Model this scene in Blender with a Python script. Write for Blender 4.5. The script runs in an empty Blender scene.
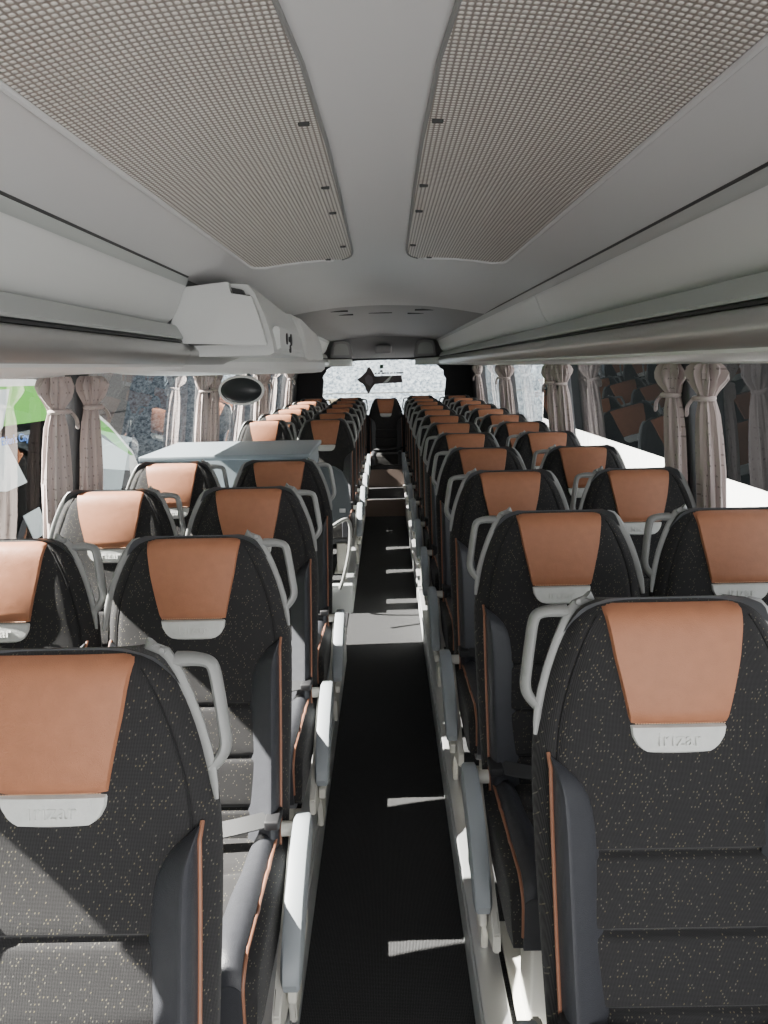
import bpy, bmesh, math, random
from mathutils import Vector, Matrix
random.seed(7)
PI = math.pi
sc = bpy.context.scene
COL = sc.collection

# ------------------------------------------------------------------ materials
def nt(name):
    m = bpy.data.materials.new(name); m.use_nodes = True
    t = m.node_tree; t.nodes.clear()
    out = t.nodes.new('ShaderNodeOutputMaterial')
    return m, t, out

def N(t, typ, **kw):
    n = t.nodes.new(typ)
    for k, v in kw.items():
        if k.startswith('i_'):
            n.inputs[k[2:].replace('_', ' ')].default_value = v
        else:
            setattr(n, k, v)
    return n

def math_n(t, op, a, b=None, c=None):
    n = t.nodes.new('ShaderNodeMath'); n.operation = op
    for i, v in enumerate((a, b, c)):
        if v is None: continue
        if isinstance(v, (int, float)): n.inputs[i].default_value = v
        else: t.links.new(v, n.inputs[i])
    return n.outputs[0]

def principled(t, out, color, rough=.5, metal=0., spec=.5, sheen=0.):
    b = t.nodes.new('ShaderNodeBsdfPrincipled')
    if color is not None: b.inputs['Base Color'].default_value = (*color, 1)
    b.inputs['Roughness'].default_value = rough
    b.inputs['Metallic'].default_value = metal
    b.inputs['Specular IOR Level'].default_value = spec
    b.inputs['Sheen Weight'].default_value = sheen
    t.links.new(b.outputs[0], out.inputs[0])
    return b

def plain(name, color, rough=.5, metal=0., spec=.5, noise=None, bump=0., vary=0., sheen=0.):
    m, t, out = nt(name)
    b = principled(t, out, color, rough, metal, spec, sheen)
    if noise:
        tc = N(t, 'ShaderNodeTexCoord')
        ns = N(t, 'ShaderNodeTexNoise', i_Scale=noise, i_Detail=4.)
        t.links.new(tc.outputs['Object'], ns.inputs['Vector'])
        if bump:
            bp = N(t, 'ShaderNodeBump', i_Strength=bump, i_Distance=.002)
            t.links.new(ns.outputs[0], bp.inputs['Height'])
            t.links.new(bp.outputs[0], b.inputs['Normal'])
        if vary:
            mx = N(t, 'ShaderNodeMix', data_type='RGBA')
            mx.inputs[6].default_value = (*[c*(1-vary) for c in color], 1)
            mx.inputs[7].default_value = (*[min(1, c*(1+vary)) for c in color], 1)
            t.links.new(ns.outputs[0], mx.inputs[0])
            t.links.new(mx.outputs[2], b.inputs['Base Color'])
    return m

def leather(name, color, scale=160., rough=.5, vor=True):
    m, t, out = nt(name)
    b = principled(t, out, color, rough, 0, .4)
    tc = N(t, 'ShaderNodeTexCoord')
    v = N(t, 'ShaderNodeTexVoronoi', i_Scale=scale*2.2); v.feature = 'DISTANCE_TO_EDGE'
    n2 = N(t, 'ShaderNodeTexNoise', i_Scale=scale*.25, i_Detail=3.)
    t.links.new(tc.outputs['Object'], v.inputs['Vector']); t.links.new(tc.outputs['Object'], n2.inputs['Vector'])
    h = math_n(t, 'ADD', math_n(t, 'MULTIPLY', v.outputs['Distance'], .9), math_n(t, 'MULTIPLY', n2.outputs[0], 1.4))
    bp = N(t, 'ShaderNodeBump', i_Strength=.35, i_Distance=.002)
    t.links.new(h, bp.inputs['Height']); t.links.new(bp.outputs[0], b.inputs['Normal'])
    mx = N(t, 'ShaderNodeMix', data_type='RGBA')
    mx.inputs[6].default_value = (*[c*.85 for c in color], 1); mx.inputs[7].default_value = (*[min(1, c*1.12) for c in color], 1)
    t.links.new(n2.outputs[0], mx.inputs[0]); t.links.new(mx.outputs[2], b.inputs['Base Color'])
    return m

def seat_fabric(name):
    m, t, out = nt(name)
    b = principled(t, out, None, .85, 0, .2, .12)
    b.inputs['Sheen Roughness'].default_value = .45
    tc = N(t, 'ShaderNodeTexCoord'); sp = N(t, 'ShaderNodeSeparateXYZ')
    t.links.new(tc.outputs['Object'], sp.inputs[0])
    x, y, z = sp.outputs
    u = math_n(t, 'ADD', x, math_n(t, 'MULTIPLY', y, .35))
    v = math_n(t, 'ADD', z, math_n(t, 'MULTIPLY', y, .9))
    def dashes(p, thr, hw, hh, off):
        uu = math_n(t, 'ADD', math_n(t, 'DIVIDE', u, p), off)
        vv = math_n(t, 'ADD', math_n(t, 'DIVIDE', v, p), off*1.7)
        # slanted rows
        uu = math_n(t, 'ADD', uu, math_n(t, 'MULTIPLY', math_n(t, 'FLOOR', vv), .37))
        cu, cv = math_n(t, 'FLOOR', uu), math_n(t, 'FLOOR', vv)
        cb = N(t, 'ShaderNodeCombineXYZ'); t.links.new(cu, cb.inputs[0]); t.links.new(cv, cb.inputs[1])
        wn = N(t, 'ShaderNodeTexWhiteNoise', noise_dimensions='2D'); t.links.new(cb.outputs[0], wn.inputs['Vector'])
        fu = math_n(t, 'ABSOLUTE', math_n(t, 'SUBTRACT', math_n(t, 'ADD', math_n(t, 'FRACT', uu), math_n(t, 'MULTIPLY', math_n(t, 'SUBTRACT', math_n(t, 'FRACT', vv), .5), -.35)), .5))
        fv = math_n(t, 'ABSOLUTE', math_n(t, 'SUBTRACT', math_n(t, 'FRACT', vv), .5))
        mask = math_n(t, 'MULTIPLY', math_n(t, 'LESS_THAN', fu, hw), math_n(t, 'LESS_THAN', fv, hh))
        return math_n(t, 'MULTIPLY', mask, math_n(t, 'GREATER_THAN', wn.outputs['Value'], thr)), wn
    d1, w1 = dashes(.0060, .80, .15, .27, 0.)
    # weave
    wu = math_n(t, 'SINE', math_n(t, 'MULTIPLY', math_n(t, 'ADD', u, v), 2*PI/.0046))
    wv = math_n(t, 'SINE', math_n(t, 'MULTIPLY', math_n(t, 'SUBTRACT', u, v), 2*PI/.0046))
    weave = math_n(t, 'MULTIPLY_ADD', math_n(t, 'MULTIPLY', wu, wv), .5, .5)
    base = N(t, 'ShaderNodeMix', data_type='RGBA')
    base.inputs[6].default_value = (.006, .006, .007, 1); base.inputs[7].default_value = (.042, .041, .042, 1)
    t.links.new(weave, base.inputs[0])
    dc = N(t, 'ShaderNodeMix', data_type='RGBA')
    dc.inputs[6].default_value = (.125, .105, .055, 1); dc.inputs[7].default_value = (.11, .106, .095, 1)
    t.links.new(w1.outputs['Color'], dc.inputs[0])
    mx = N(t, 'ShaderNodeMix', data_type='RGBA')
    t.links.new(d1, mx.inputs[0]); t.links.new(base.outputs[2], mx.inputs[6]); t.links.new(dc.outputs[2], mx.inputs[7])
    t.links.new(mx.outputs[2], b.inputs['Base Color'])
    bp = N(t, 'ShaderNodeBump', i_Strength=.5, i_Distance=.001)
    t.links.new(weave, bp.inputs['Height']); t.links.new(bp.outputs[0], b.inputs['Normal'])
    return m

def dotted_panel(name, p=.0102):
    m, t, out = nt(name)
    b = principled(t, out, None, .4, 0, .5)
    tc = N(t, 'ShaderNodeTexCoord'); sp = N(t, 'ShaderNodeSeparateXYZ'); t.links.new(tc.outputs['Object'], sp.inputs[0])
    su = math_n(t, 'SINE', math_n(t, 'MULTIPLY', sp.outputs[0], PI/p))
    sv = math_n(t, 'SINE', math_n(t, 'MULTIPLY', sp.outputs[1], PI/(p*1.2)))
    g = math_n(t, 'MULTIPLY', math_n(t, 'MULTIPLY', su, su), math_n(t, 'MULTIPLY', sv, sv))
    r = N(t, 'ShaderNodeValToRGB'); r.color_ramp.elements[0].position = .02; r.color_ramp.elements[1].position = .42
    r.color_ramp.elements[0].color = (.27, .235, .205, 1); r.color_ramp.elements[1].color = (.92, .89, .84, 1)
    t.links.new(g, r.inputs[0]); t.links.new(r.outputs[0], b.inputs['Base Color'])
    bp = N(t, 'ShaderNodeBump', i_Strength=.6, i_Distance=.003)
    t.links.new(g, bp.inputs['Height']); t.links.new(bp.outputs[0], b.inputs['Normal'])
    return m

def carpet_mat(name, c0, c1, p=.009):
    m, t, out = nt(name)
    b = principled(t, out, None, .95, 0, .1, 0.)
    tc = N(t, 'ShaderNodeTexCoord'); sp = N(t, 'ShaderNodeSeparateXYZ'); t.links.new(tc.outputs['Object'], sp.inputs[0])
    v2 = math_n(t, 'ADD', sp.outputs[1], sp.outputs[2])
    a = math_n(t, 'SINE', math_n(t, 'MULTIPLY', math_n(t, 'ADD', sp.outputs[0], v2), 2*PI/p))
    c = math_n(t, 'SINE', math_n(t, 'MULTIPLY', math_n(t, 'SUBTRACT', sp.outputs[0], v2), 2*PI/p))
    w = math_n(t, 'MULTIPLY_ADD', math_n(t, 'MULTIPLY', a, c), .5, .5)
    ns = N(t, 'ShaderNodeTexNoise', i_Scale=350., i_Detail=2.); t.links.new(tc.outputs['Object'], ns.inputs['Vector'])
    f = math_n(t, 'MULTIPLY', w, math_n(t, 'MULTIPLY', ns.outputs[0], 1.7))
    mx = N(t, 'ShaderNodeMix', data_type='RGBA'); mx.inputs[6].default_value = (*c0, 1); mx.inputs[7].default_value = (*c1, 1)
    t.links.new(f, mx.inputs[0]); t.links.new(mx.outputs[2], b.inputs['Base Color'])
    bp = N(t, 'ShaderNodeBump', i_Strength=.8, i_Distance=.003)
    t.links.new(w, bp.inputs['Height']); t.links.new(bp.outputs[0], b.inputs['Normal'])
    return m

def curtain_mat(name, color):
    m, t, out = nt(name)
    b = principled(t, out, None, .85, 0, .2, .3)
    tc = N(t, 'ShaderNodeTexCoord'); sp = N(t, 'ShaderNodeSeparateXYZ'); t.links.new(tc.outputs['Object'], sp.inputs[0])
    u = math_n(t, 'ADD', sp.outputs[1], sp.outputs[0])
    def fr(s, p, o): return math_n(t, 'SUBTRACT', math_n(t, 'FRACT', math_n(t, 'ADD', math_n(t, 'DIVIDE', s, p), o)), .5)
    a = fr(u, .034, 0.); c = fr(sp.outputs[2], .040, 0.)
    d = math_n(t, 'ADD', math_n(t, 'MULTIPLY', a, a), math_n(t, 'MULTIPLY', c, c))
    dot = math_n(t, 'LESS_THAN', d, .010)
    mx = N(t, 'ShaderNodeMix', data_type='RGBA'); mx.inputs[6].default_value = (*color, 1); mx.inputs[7].default_value = (*[q*.55 for q in color], 1)
    t.links.new(dot, mx.inputs[0]); t.links.new(mx.outputs[2], b.inputs['Base Color'])
    return m

def glass_mat(name, tint=(.93, .96, .95), ior=1.5, boost=1.0):
    m, t, out = nt(name)
    tr = N(t, 'ShaderNodeBsdfTransparent'); tr.inputs[0].default_value = (*tint, 1)
    gl = N(t, 'ShaderNodeBsdfGlossy'); gl.inputs['Roughness'].default_value = 0.01
    gl.inputs[0].default_value = (.95, .97, .97, 1)
    g = N(t, 'ShaderNodeNewGeometry')
    dt = N(t, 'ShaderNodeVectorMath', operation='DOT_PRODUCT')
    t.links.new(g.outputs['Normal'], dt.inputs[0]); t.links.new(g.outputs['Incoming'], dt.inputs[1])
    c = math_n(t, 'SUBTRACT', 1., math_n(t, 'ABSOLUTE', dt.outputs['Value']))
    r0 = ((ior-1)/(ior+1))**2
    k = math_n(t, 'MULTIPLY_ADD', math_n(t, 'POWER', c, 5.), 1-r0, r0)
    k = math_n(t, 'MINIMUM', math_n(t, 'MULTIPLY', k, boost), 1.)
    mx = N(t, 'ShaderNodeMixShader')
    t.links.new(k, mx.inputs[0]); t.links.new(tr.outputs[0], mx.inputs[1]); t.links.new(gl.outputs[0], mx.inputs[2])
    t.links.new(mx.outputs[0], out.inputs[0])
    return m

def speckle_wall(name, c0, c1, scale):
    m, t, out = nt(name)
    b = principled(t, out, None, .9, 0, .2)
    tc = N(t, 'ShaderNodeTexCoord')
    v = N(t, 'ShaderNodeTexNoise', i_Scale=scale, i_Detail=3., i_Roughness=.75); t.links.new(tc.outputs['Object'], v.inputs['Vector'])
    r = N(t, 'ShaderNodeValToRGB'); r.color_ramp.elements[0].position = .37; r.color_ramp.elements[1].position = .65
    r.color_ramp.elements[0].color = (*c0, 1); r.color_ramp.elements[1].color = (*c1, 1)
    t.links.new(v.outputs[0], r.inputs[0])
    v3 = N(t, 'ShaderNodeTexNoise', i_Scale=.6, i_Detail=2.); t.links.new(tc.outputs['Object'], v3.inputs['Vector'])
    mm = N(t, 'ShaderNodeMix', data_type='RGBA', blend_type='MULTIPLY'); mm.inputs[0].default_value = .18
    t.links.new(r.outputs[0], mm.inputs[6]); t.links.new(v3.outputs[0], mm.inputs[7])
    t.links.new(mm.outputs[2], b.inputs['Base Color'])
    return m

M = {}
M['fabric'] = seat_fabric('seat_fabric')
M['tan'] = leather('tan_leather', (.375, .158, .085), 170, .5)
M['tag'] = leather('pale_leather', (.62, .63, .61), 170, .5)
M['dark'] = leather('slate_leather', (.036, .0375, .044), 150, .45)
M['piping'] = plain('copper_piping', (.27, .12, .07), .5)
M['thread'] = plain('black_thread', (.008, .008, .009), .9)
M['stitch'] = plain('tan_stitch', (.62, .38, .24), .7)
M['handle'] = plain('grey_plastic', (.245, .25, .245), .42, noise=300, bump=.05)
M['arm'] = plain('armrest_grey', (.25, .275, .295), .5, noise=200, bump=.08)
M['shell'] = plain('dark_shell', (.09, .093, .10), .5)
M['frame'] = plain('cream_frame', (.60, .59, .54), .45)
M['metal'] = plain('brushed_metal', (.55, .56, .57), .35, .7)
M['belt'] = plain('belt_webbing', (.03, .031, .033), .6, noise=400, bump=.2)
M['rail'] = plain('rail_grey', (.50, .52, .52), .4, .15)
M['ceil'] = plain('ceiling_plastic', (.70, .70, .705), .5, noise=500, bump=.03)
M['rack'] = plain('rack_plastic', (.70, .715, .705), .5, noise=500, bump=.03)
M['band'] = plain('rack_band', (.44, .465, .455), .45)
M['silver'] = plain('silver_rail', (.56, .56, .55), .36, .75)
M['white'] = plain('white_plastic', (.74, .74, .725), .45)
M['groove'] = plain('dark_rubber', (.04, .042, .042), .6)
M['dots'] = dotted_panel('dimpled_diffuser')
M['carpet'] = carpet_mat('aisle_carpet', (.010, .010, .011), (.105, .106, .108))
M['riser'] = carpet_mat('riser_carpet', (.12, .09, .075), (.30, .23, .20))
M['curtain'] = curtain_mat('curtain_cloth', (.50, .42, .40))
M['pillar'] = plain('pillar_trim', (.075, .077, .083), .6)
M['lining'] = plain('wall_lining', (.30, .30, .30), .7)
M['black'] = plain('black_trim', (.012, .012, .014), .6)
M['glass'] = glass_mat('window_glass', (.95, .97, .97), 1.5, 1.5)
M['rglass'] = glass_mat('rear_glass', (.96, .98, .98), 1.4, 1.)
M['counter'] = plain('counter_laminate', (.20, .235, .26), .4)
M['panelgrey'] = plain('stair_panel_grey', (.10, .115, .128), .5)
M['rearceil'] = plain('rear_ceiling_plastic_shaded', (.34, .34, .345), .55, noise=500, bump=.03)  # darker rear plastic, with the weaker light back there put into its grey
M['mirror'] = plain('mirror_face', (.025, .028, .03), .3, 0, .3)
M['green'] = plain('green_paint', (.09, .45, .025), .35)
M['buswhite'] = plain('white_paint', (.80, .81, .80), .3)
M['busglass'] = plain('dark_glass', (.0015, .0018, .002), .3, 0, 0.)
M['pale'] = plain('sky_reflection_tint', (.50, .58, .62), .4)  # sky reflection on the bus glass, put into the colour
M['blue'] = plain('blue_lettering', (.06, .22, .75), .5)
M['sign'] = plain('beige_sign', (.42, .35, .21), .7)
M['decal'] = plain('sticker_brown', (.11, .085, .088), .5)
M['decal2'] = plain('sticker_lilac', (.22, .18, .21), .5)
M['greensticker'] = plain('sticker_green', (.05, .12, .07), .5)
M['wallgrey'] = speckle_wall('pebble_wall', (.095, .088, .082), (.37, .355, .34), 22)
M['wallbright'] = speckle_wall('chalk_bank', (.05, .068, .09), (.30, .34, .37), 10)
M['ground'] = speckle_wall('asphalt', (.07, .07, .075), (.16, .16, .17), 30)

# ------------------------------------------------------------------ helpers
def link(name, bm, mats, parent=None, smooth=True, recalc=True):
    if recalc: bmesh.ops.recalc_face_normals(bm, faces=bm.faces[:])
    me = bpy.data.meshes.new(name); bm.to_mesh(me); bm.free()
    if not isinstance(mats, (list, tuple)): mats = [mats]
    for m in mats: me.materials.append(m)
    if smooth:
        for p in me.polygons: p.use_smooth = True
        try: me.set_sharp_from_angle(angle=math.radians(38))
        except Exception: pass
    o = bpy.data.objects.new(name, me); COL.objects.link(o)
    if parent: o.parent = parent
    return o

def thing(name, label, cat, loc=(0, 0, 0), group=None):
    o = bpy.data.objects.new(name, None); COL.objects.link(o)
    o.empty_display_size = .05
    o.location = loc; o['label'] = label; o['category'] = cat
    if group: o['group'] = group
    return o

def tag(o, label, cat, group=None):
    o['label'] = label; o['category'] = cat
    if group: o['group'] = group
    return o

def struct(o, label=None):
    o['kind'] = 'structure'
    if label: o['label'] = label; o['category'] = 'structure'
    return o

def loft(bm, rings, closed=True, caps=True, mat=0):
    vs = [[bm.verts.new(p) for p in r] for r in rings]
    n = len(vs[0])
    for a, b in zip(vs[:-1], vs[1:]):
        for j in range(n if closed else n-1):
            k = (j+1) % n
            try:
                f = bm.faces.new((a[j], a[k], b[k], b[j])); f.material_index = mat
            except ValueError: pass
    if caps and closed:
        for r in (vs[0], vs[-1]):
            try: f = bm.faces.new(r); f.material_index = mat
            except ValueError: pass
    return vs

def box(bm, x0, x1, y0, y1, z0, z1, mat=0, bev=0.):
    r = bmesh.ops.create_cube(bm, size=1.)
    vs = r['verts']
    for v in vs:
        v.co = Vector(((x0+x1)/2 + v.co.x*(x1-x0), (y0+y1)/2 + v.co.y*(y1-y0), (z0+z1)/2 + v.co.z*(z1-z0)))
    fs = set(f for v in vs for f in v.link_faces)
    for f in fs: f.material_index = mat
    if bev > 0:
        es = set(e for v in vs for e in v.link_edges)
        bmesh.ops.bevel(bm, geom=list(es), offset=bev, segments=3, profile=.5, affect='EDGES', material=mat)

def tube(bm, pts, r, n=10, mat=0, flat=None, caps=True):
    """round tube along pts; r number or list; flat=(kx,ky) squashes the section"""
    pts = [Vector(p) for p in pts]
    rings = []
    up = None
    for i, p in enumerate(pts):
        a = pts[max(i-1, 0)]; b = pts[min(i+1, len(pts)-1)]
        tng = (b-a).normalized()
        if up is None:
            up = tng.cross(Vector((0, 0, 1)))
            if up.length < .1: up = tng.cross(Vector((1, 0, 0)))
        up = (up - tng*up.dot(tng)).normalized()
        w = tng.cross(up).normalized()
        rr = r[i] if isinstance(r, (list, tuple)) else r
        fx, fy = flat or (1, 1)
        rings.append([p + up*math.cos(2*PI*k/n)*rr*fx + w*math.sin(2*PI*k/n)*rr*fy for k in range(n)])
    loft(bm, rings, True, caps, mat)

def smooth_path(pts, n=6):
    """Catmull-Rom"""
    P = [Vector(p) for p in pts]; out = []
    for i in range(len(P)-1):
        p0 = P[max(i-1, 0)]; p1 = P[i]; p2 = P[i+1]; p3 = P[min(i+2, len(P)-1)]
        for k in range(n):
            s = k/n
            out.append(.5*((2*p1) + (p2-p0)*s + (2*p0-5*p1+4*p2-p3)*s*s + (3*p1-p0-3*p2+p3)*s**3))
    out.append(P[-1]); return out

def interp(tab, t):
    if t <= tab[0][0]: return tab[0][1]
    for (a, va), (b, vb) in zip(tab[:-1], tab[1:]):
        if t <= b:
            s = (t-a)/(b-a); return va + (vb-va)*s
    return tab[-1][1]

def sinterp(tab, t):
    """smooth (Catmull-Rom style) table lookup"""
    if t <= tab[0][0]: return tab[0][1]
    if t >= tab[-1][0]: return tab[-1][1]
    for i in range(len(tab)-1):
        a, va = tab[i]; b, vb = tab[i+1]
        if t <= b:
            def slope(j):
                if j == 0: return (tab[1][1]-tab[0][1])/(tab[1][0]-tab[0][0])
                if j == len(tab)-1: return (tab[-1][1]-tab[-2][1])/(tab[-1][0]-tab[-2][0])
                return (tab[j+1][1]-tab[j-1][1])/(tab[j+1][0]-tab[j-1][0])
            h = b-a; s = (t-a)/h; m0 = slope(i)*h; m1 = slope(i+1)*h
            return (2*s**3-3*s*s+1)*va + (s**3-2*s*s+s)*m0 + (-2*s**3+3*s*s)*vb + (s**3-s*s)*m1

def prism(bm, poly, axis, a0, a1, mat=0):
    """poly: list of 2D points; axis 'x': (y,z) extruded in x; 'y': (x,z); 'z': (x,y)"""
    def mk(p, a):
        return {'x': (a, p[0], p[1]), 'y': (p[0], a, p[1]), 'z': (p[0], p[1], a)}[axis]
    loft(bm, [[mk(p, a0) for p in poly], [mk(p, a1) for p in poly]], True, True, mat)

def text_mesh(s, size, depth=.001, spacing=1.0):
    cu = bpy.data.curves.new('lettering', 'FONT'); cu.body = s; cu.size = size; cu.extrude = depth
    cu.align_x = 'CENTER'; cu.align_y = 'CENTER'; cu.space_character = spacing; cu.resolution_u = 3
    o = bpy.data.objects.new('lettering', cu); COL.objects.link(o)
    dg = bpy.context.evaluated_depsgraph_get(); dg.update()
    me = bpy.data.meshes.new_from_object(o.evaluated_get(dg))
    bpy.data.objects.remove(o); bpy.data.curves.remove(cu)
    return me

# ------------------------------------------------------------------ camera
H_CAM = 1.75
F = 710.
cam_d = bpy.data.cameras.new('camera'); cam = bpy.data.objects.new('camera', cam_d); COL.objects.link(cam)
cam_d.sensor_fit = 'VERTICAL'; cam_d.sensor_height = 24.; cam_d.lens = F/1024*24.
cam_d.clip_start = .02; cam_d.clip_end = 200
pitch = math.atan(146/F); yaw = math.atan(4/F); roll = math.radians(-1.2)
cam.matrix_world = Matrix.Translation((.018, 0, H_CAM)) @ (Matrix.Rotation(yaw, 4, 'Z') @ Matrix.Rotation(PI/2 - pitch, 4, 'X') @ Matrix.Rotation(roll, 4, 'Z'))
sc.camera = cam

# ------------------------------------------------------------------ the seat
ZP = .20                       # platform above the aisle floor
BOT = Vector((0, -.20, .40)); TOP = Vector((0, 0, 1.14))
DIR = (TOP-BOT).normalized(); L = (TOP-BOT).length
NRM = Vector((0, -DIR.z, DIR.y))
def bp(x, t, o):               # point on the backrest: t metres below the top, o metres in front of its plane
    p = TOP - DIR*t + NRM*o
    return Vector((x, p.y, p.z))
W_TAB = [(0, .118), (.012, .150), (.03, .166), (.06, .183), (.10, .201), (.15, .218), (.20, .230), (.26, .237), (.34, .239), (.5, .236), (L+.02, .228)]
def bw(t): return sinterp(W_TAB, t)
SEAMS = (.43, .555, .68)
def front(x, t):
    w = bw(t); e = min(1, abs(x)/w)
    o = .018*math.exp(-((t-.14)/.12)**2)*(1-.4*e*e)          # pillow at the headrest
    o += .016*math.exp(-((t-.56)/.16)**2)
    u = min(1., max(0., t/L)); o -= .020*4*u*(1-u)
    for s in SEAMS:
        if abs(x) < .148: o -= .013*math.exp(-((t-s)/.006)**2)
        # cushion swell between seams
    o -= .050*(1-math.sqrt(max(0, 1-e**7)))                   # rounded sides
    if t < .06: o -= .040*(1-math.sqrt(max(0, 1-(1-t/.06)**2)))
    gs = w-.036
    if t > .03: o -= .004*math.exp(-((abs(x)-gs)/.004)**2)    # gusset seam
    return o

def base_o(t):
    u = min(1., max(0., t/L)); return -.020*4*u*(1-u)

def make_backrest_bm():
    bm = bmesh.new()
    ts = [0, .002, .006, .012, .02, .03, .042] + [.06+.02*i for i in range(17)]
    for s in SEAMS: ts += [s-.03, s-.014, s-.009, s-.005, s-.002, s, s+.002, s+.005, s+.009, s+.014, s+.03]
    ts += [.60, .63, .73, .76, L, L+.02]
    ts = sorted(set(round(t, 4) for t in ts))
    es = [-1, -.995, -.98, -.955, -.92, -.885, -.862, -.85, -.838, -.82, -.77, -.7, -.6, -.5, -.4, -.3, -.2, -.1, 0]
    es = es + [-e for e in es[-2::-1]]
    F_, B_ = [], []
    TH = .076
    for t in ts:
        w = bw(t)
        F_.append([bm.verts.new(bp(e*w, t, front(e*w, t))) for e in es])
        th = TH*min(1, .55+t*3)
        B_.append([bm.verts.new(bp(e*w, t, base_o(t)-th + .03*abs(e)**6 + (.02*max(0, 1-t/.05)))) for e in es])
    n, m = len(ts), len(es)
    for i in range(n-1):
        for j in range(m-1):
            bm.faces.new((F_[i][j], F_[i][j+1], F_[i+1][j+1], F_[i+1][j]))
            f = bm.faces.new((B_[i][j], B_[i+1][j], B_[i+1][j+1], B_[i][j+1])); f.material_index = 1
        for j in (0, m-1):
            bm.faces.new((F_[i][j], F_[i+1][j], B_[i+1][j], B_[i][j]))
    for i in (0, n-1):
        for j in range(m-1):
            bm.faces.new((F_[i][j], F_[i][j+1], B_[i][j+1], B_[i][j]))
    # dark seam thread along both gussets
    for s in (-1, 1):
        pts = [bp(s*(bw(t)-.036), t, front(s*(bw(t)-.036), t)+.0022) for t in [.03+.015*i for i in range(18)]]
        tube(bm, pts, .0017, 5, 2)
    return bm

HW = [(.010, .121), (.10, .107), (.212, .082), (.232, .079), (.248, .070), (.258, .058), (.263, .040)]
def patch_bm(t0, t1, n_t, off, wtab, bulge=.004):
    bm = bmesh.new()
    es = [-1, -.97, -.9, -.75, -.5, -.25, 0, .25, .5, .75, .9, .97, 1]
    rings = []
    for i in range(n_t+1):
        t = t0+(t1-t0)*i/n_t; w = interp(wtab, t)
        row = []
        for e in es:
            o = front(e*w, t) + off + bulge*(1-e*e)
            if abs(e) == 1 or i in (0, n_t): o -= off + .002
            row.append(bp(e*w, t, o))
        rings.append(row)
    loft(bm, rings, False, False)
    return bm

def tag_bm():
    bm = patch_bm(.213, .263, 12, .0065, HW, .003)
    me = text_mesh('irizar', .034, .0022, 1.05)
    rot = Matrix(((1, 0, 0), (0, DIR.y, -DIR.z*1.0), (0, DIR.z, DIR.y)))  # columns: x, DIR, NRM
    rot = Matrix((Vector((1, 0, 0)), DIR, NRM)).transposed()
    c = bp(0, .238, front(0, .238)+.0095)
    tm = bmesh.new(); tm.from_mesh(me)
    for v in tm.verts: v.co = rot @ v.co + c
    me2 = bpy.data.meshes.new('tmp'); tm.to_mesh(me2); tm.free()
    bm.from_mesh(me2); bpy.data.meshes.remove(me2); bpy.data.meshes.remove(me)
    return bm

def stitch_bm():
    bm = bmesh.new()
    x = -.076
    while x < .076:
        tube(bm, [bp(x, .2095, front(x, .2095)+.0105), bp(x+.0028, .2095, front(x, .2095)+.0105)], .0009, 4)
        x += .0045
    return bm

def bolster_in(t):
    return sinterp([(.268, .214), (.275, .205), (.29, .186), (.315, .162), (.35, .147), (.42, .138), (.6, .135), (L+.01, .132)], t)
def bolster_bm(s):
    bm = bmesh.new(); rings = []
    ts = [.268, .270, .275, .282, .29, .30, .315, .335, .36, .40, .46, .52, .58, .64, .70, .75, L, L+.012]
    K = 20
    for t in ts:
        xi, xo = bolster_in(t), .2145
        k = min(1, (xo-xi)/.05)
        ring = []
        for q in range(K+1):
            a = q/K; x = xi+(xo-xi)*a
            h = .046*k*(min(1, a/.80)**.85)*(1 if a < .72 else math.sqrt(max(0, 1-((a-.72)/.285)**2)))
            ring.append(bp(s*x, t, base_o(t) + h + .001))
        ring += [bp(s*xo, t, base_o(t)-.05), bp(s*xi, t, base_o(t)-.05)]
        rings.append(ring)
    loft(bm, rings, True, True)
    return bm
def piping_bm(s):
    bm = bmesh.new()
    pts = [bp(s*.2165, t, base_o(t)+.008) for t in [.266+.02*i for i in range(27)]]
    pts[0] = bp(s*.2165, .264, front(.2165, .264)+.001)
    tube(bm, pts, .0037, 8)
    return bm

# cushion
def cush_top(x, y):
    y = y-.07; f = (y+.70)/.46
    z = .445 - .03*f
    if f < .12: z -= .045*(1-math.sqrt(max(0, 1-(1-f/.12)**2)))
    e = abs(x)/.232
    z -= .03*(1-math.sqrt(max(0, 1-min(1, e)**8)))
    for s in (-.40, -.54):
        if abs(x) < .148: z -= .008*math.exp(-((y-s)/.007)**2)
    return z
def cushion_bm():
    bm = bmesh.new(); rings = []
    ys = [-.70, -.697, -.69, -.68, -.665, -.65, -.62, -.58, -.56, -.55, -.545, -.54, -.535, -.53, -.52, -.48, -.44, -.41, -.405, -.40, -.395, -.39, -.36, -.30, -.25, -.21]
    xs = [-1, -.99, -.96, -.9, -.8, -.64, -.4, -.2, 0, .2, .4, .64, .8, .9, .96, .99, 1]
    for y in [q+.07 for q in ys]:
        ring = [Vector((x*.232, y, cush_top(x*.232, y))) for x in xs]
        zb = .27 + .03*max(0, (-.55-y)/.08)
        ring += [Vector((.226, y, zb)), Vector((-.226, y, zb))]
        rings.append(ring)
    loft(bm, rings, True, True)
    return bm
def cush_xi(y):
    y = y-.07
    return sinterp([(-.704, .155), (-.66, .140), (-.5, .138), (-.30, .150), (-.23, .165)], y)
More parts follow.
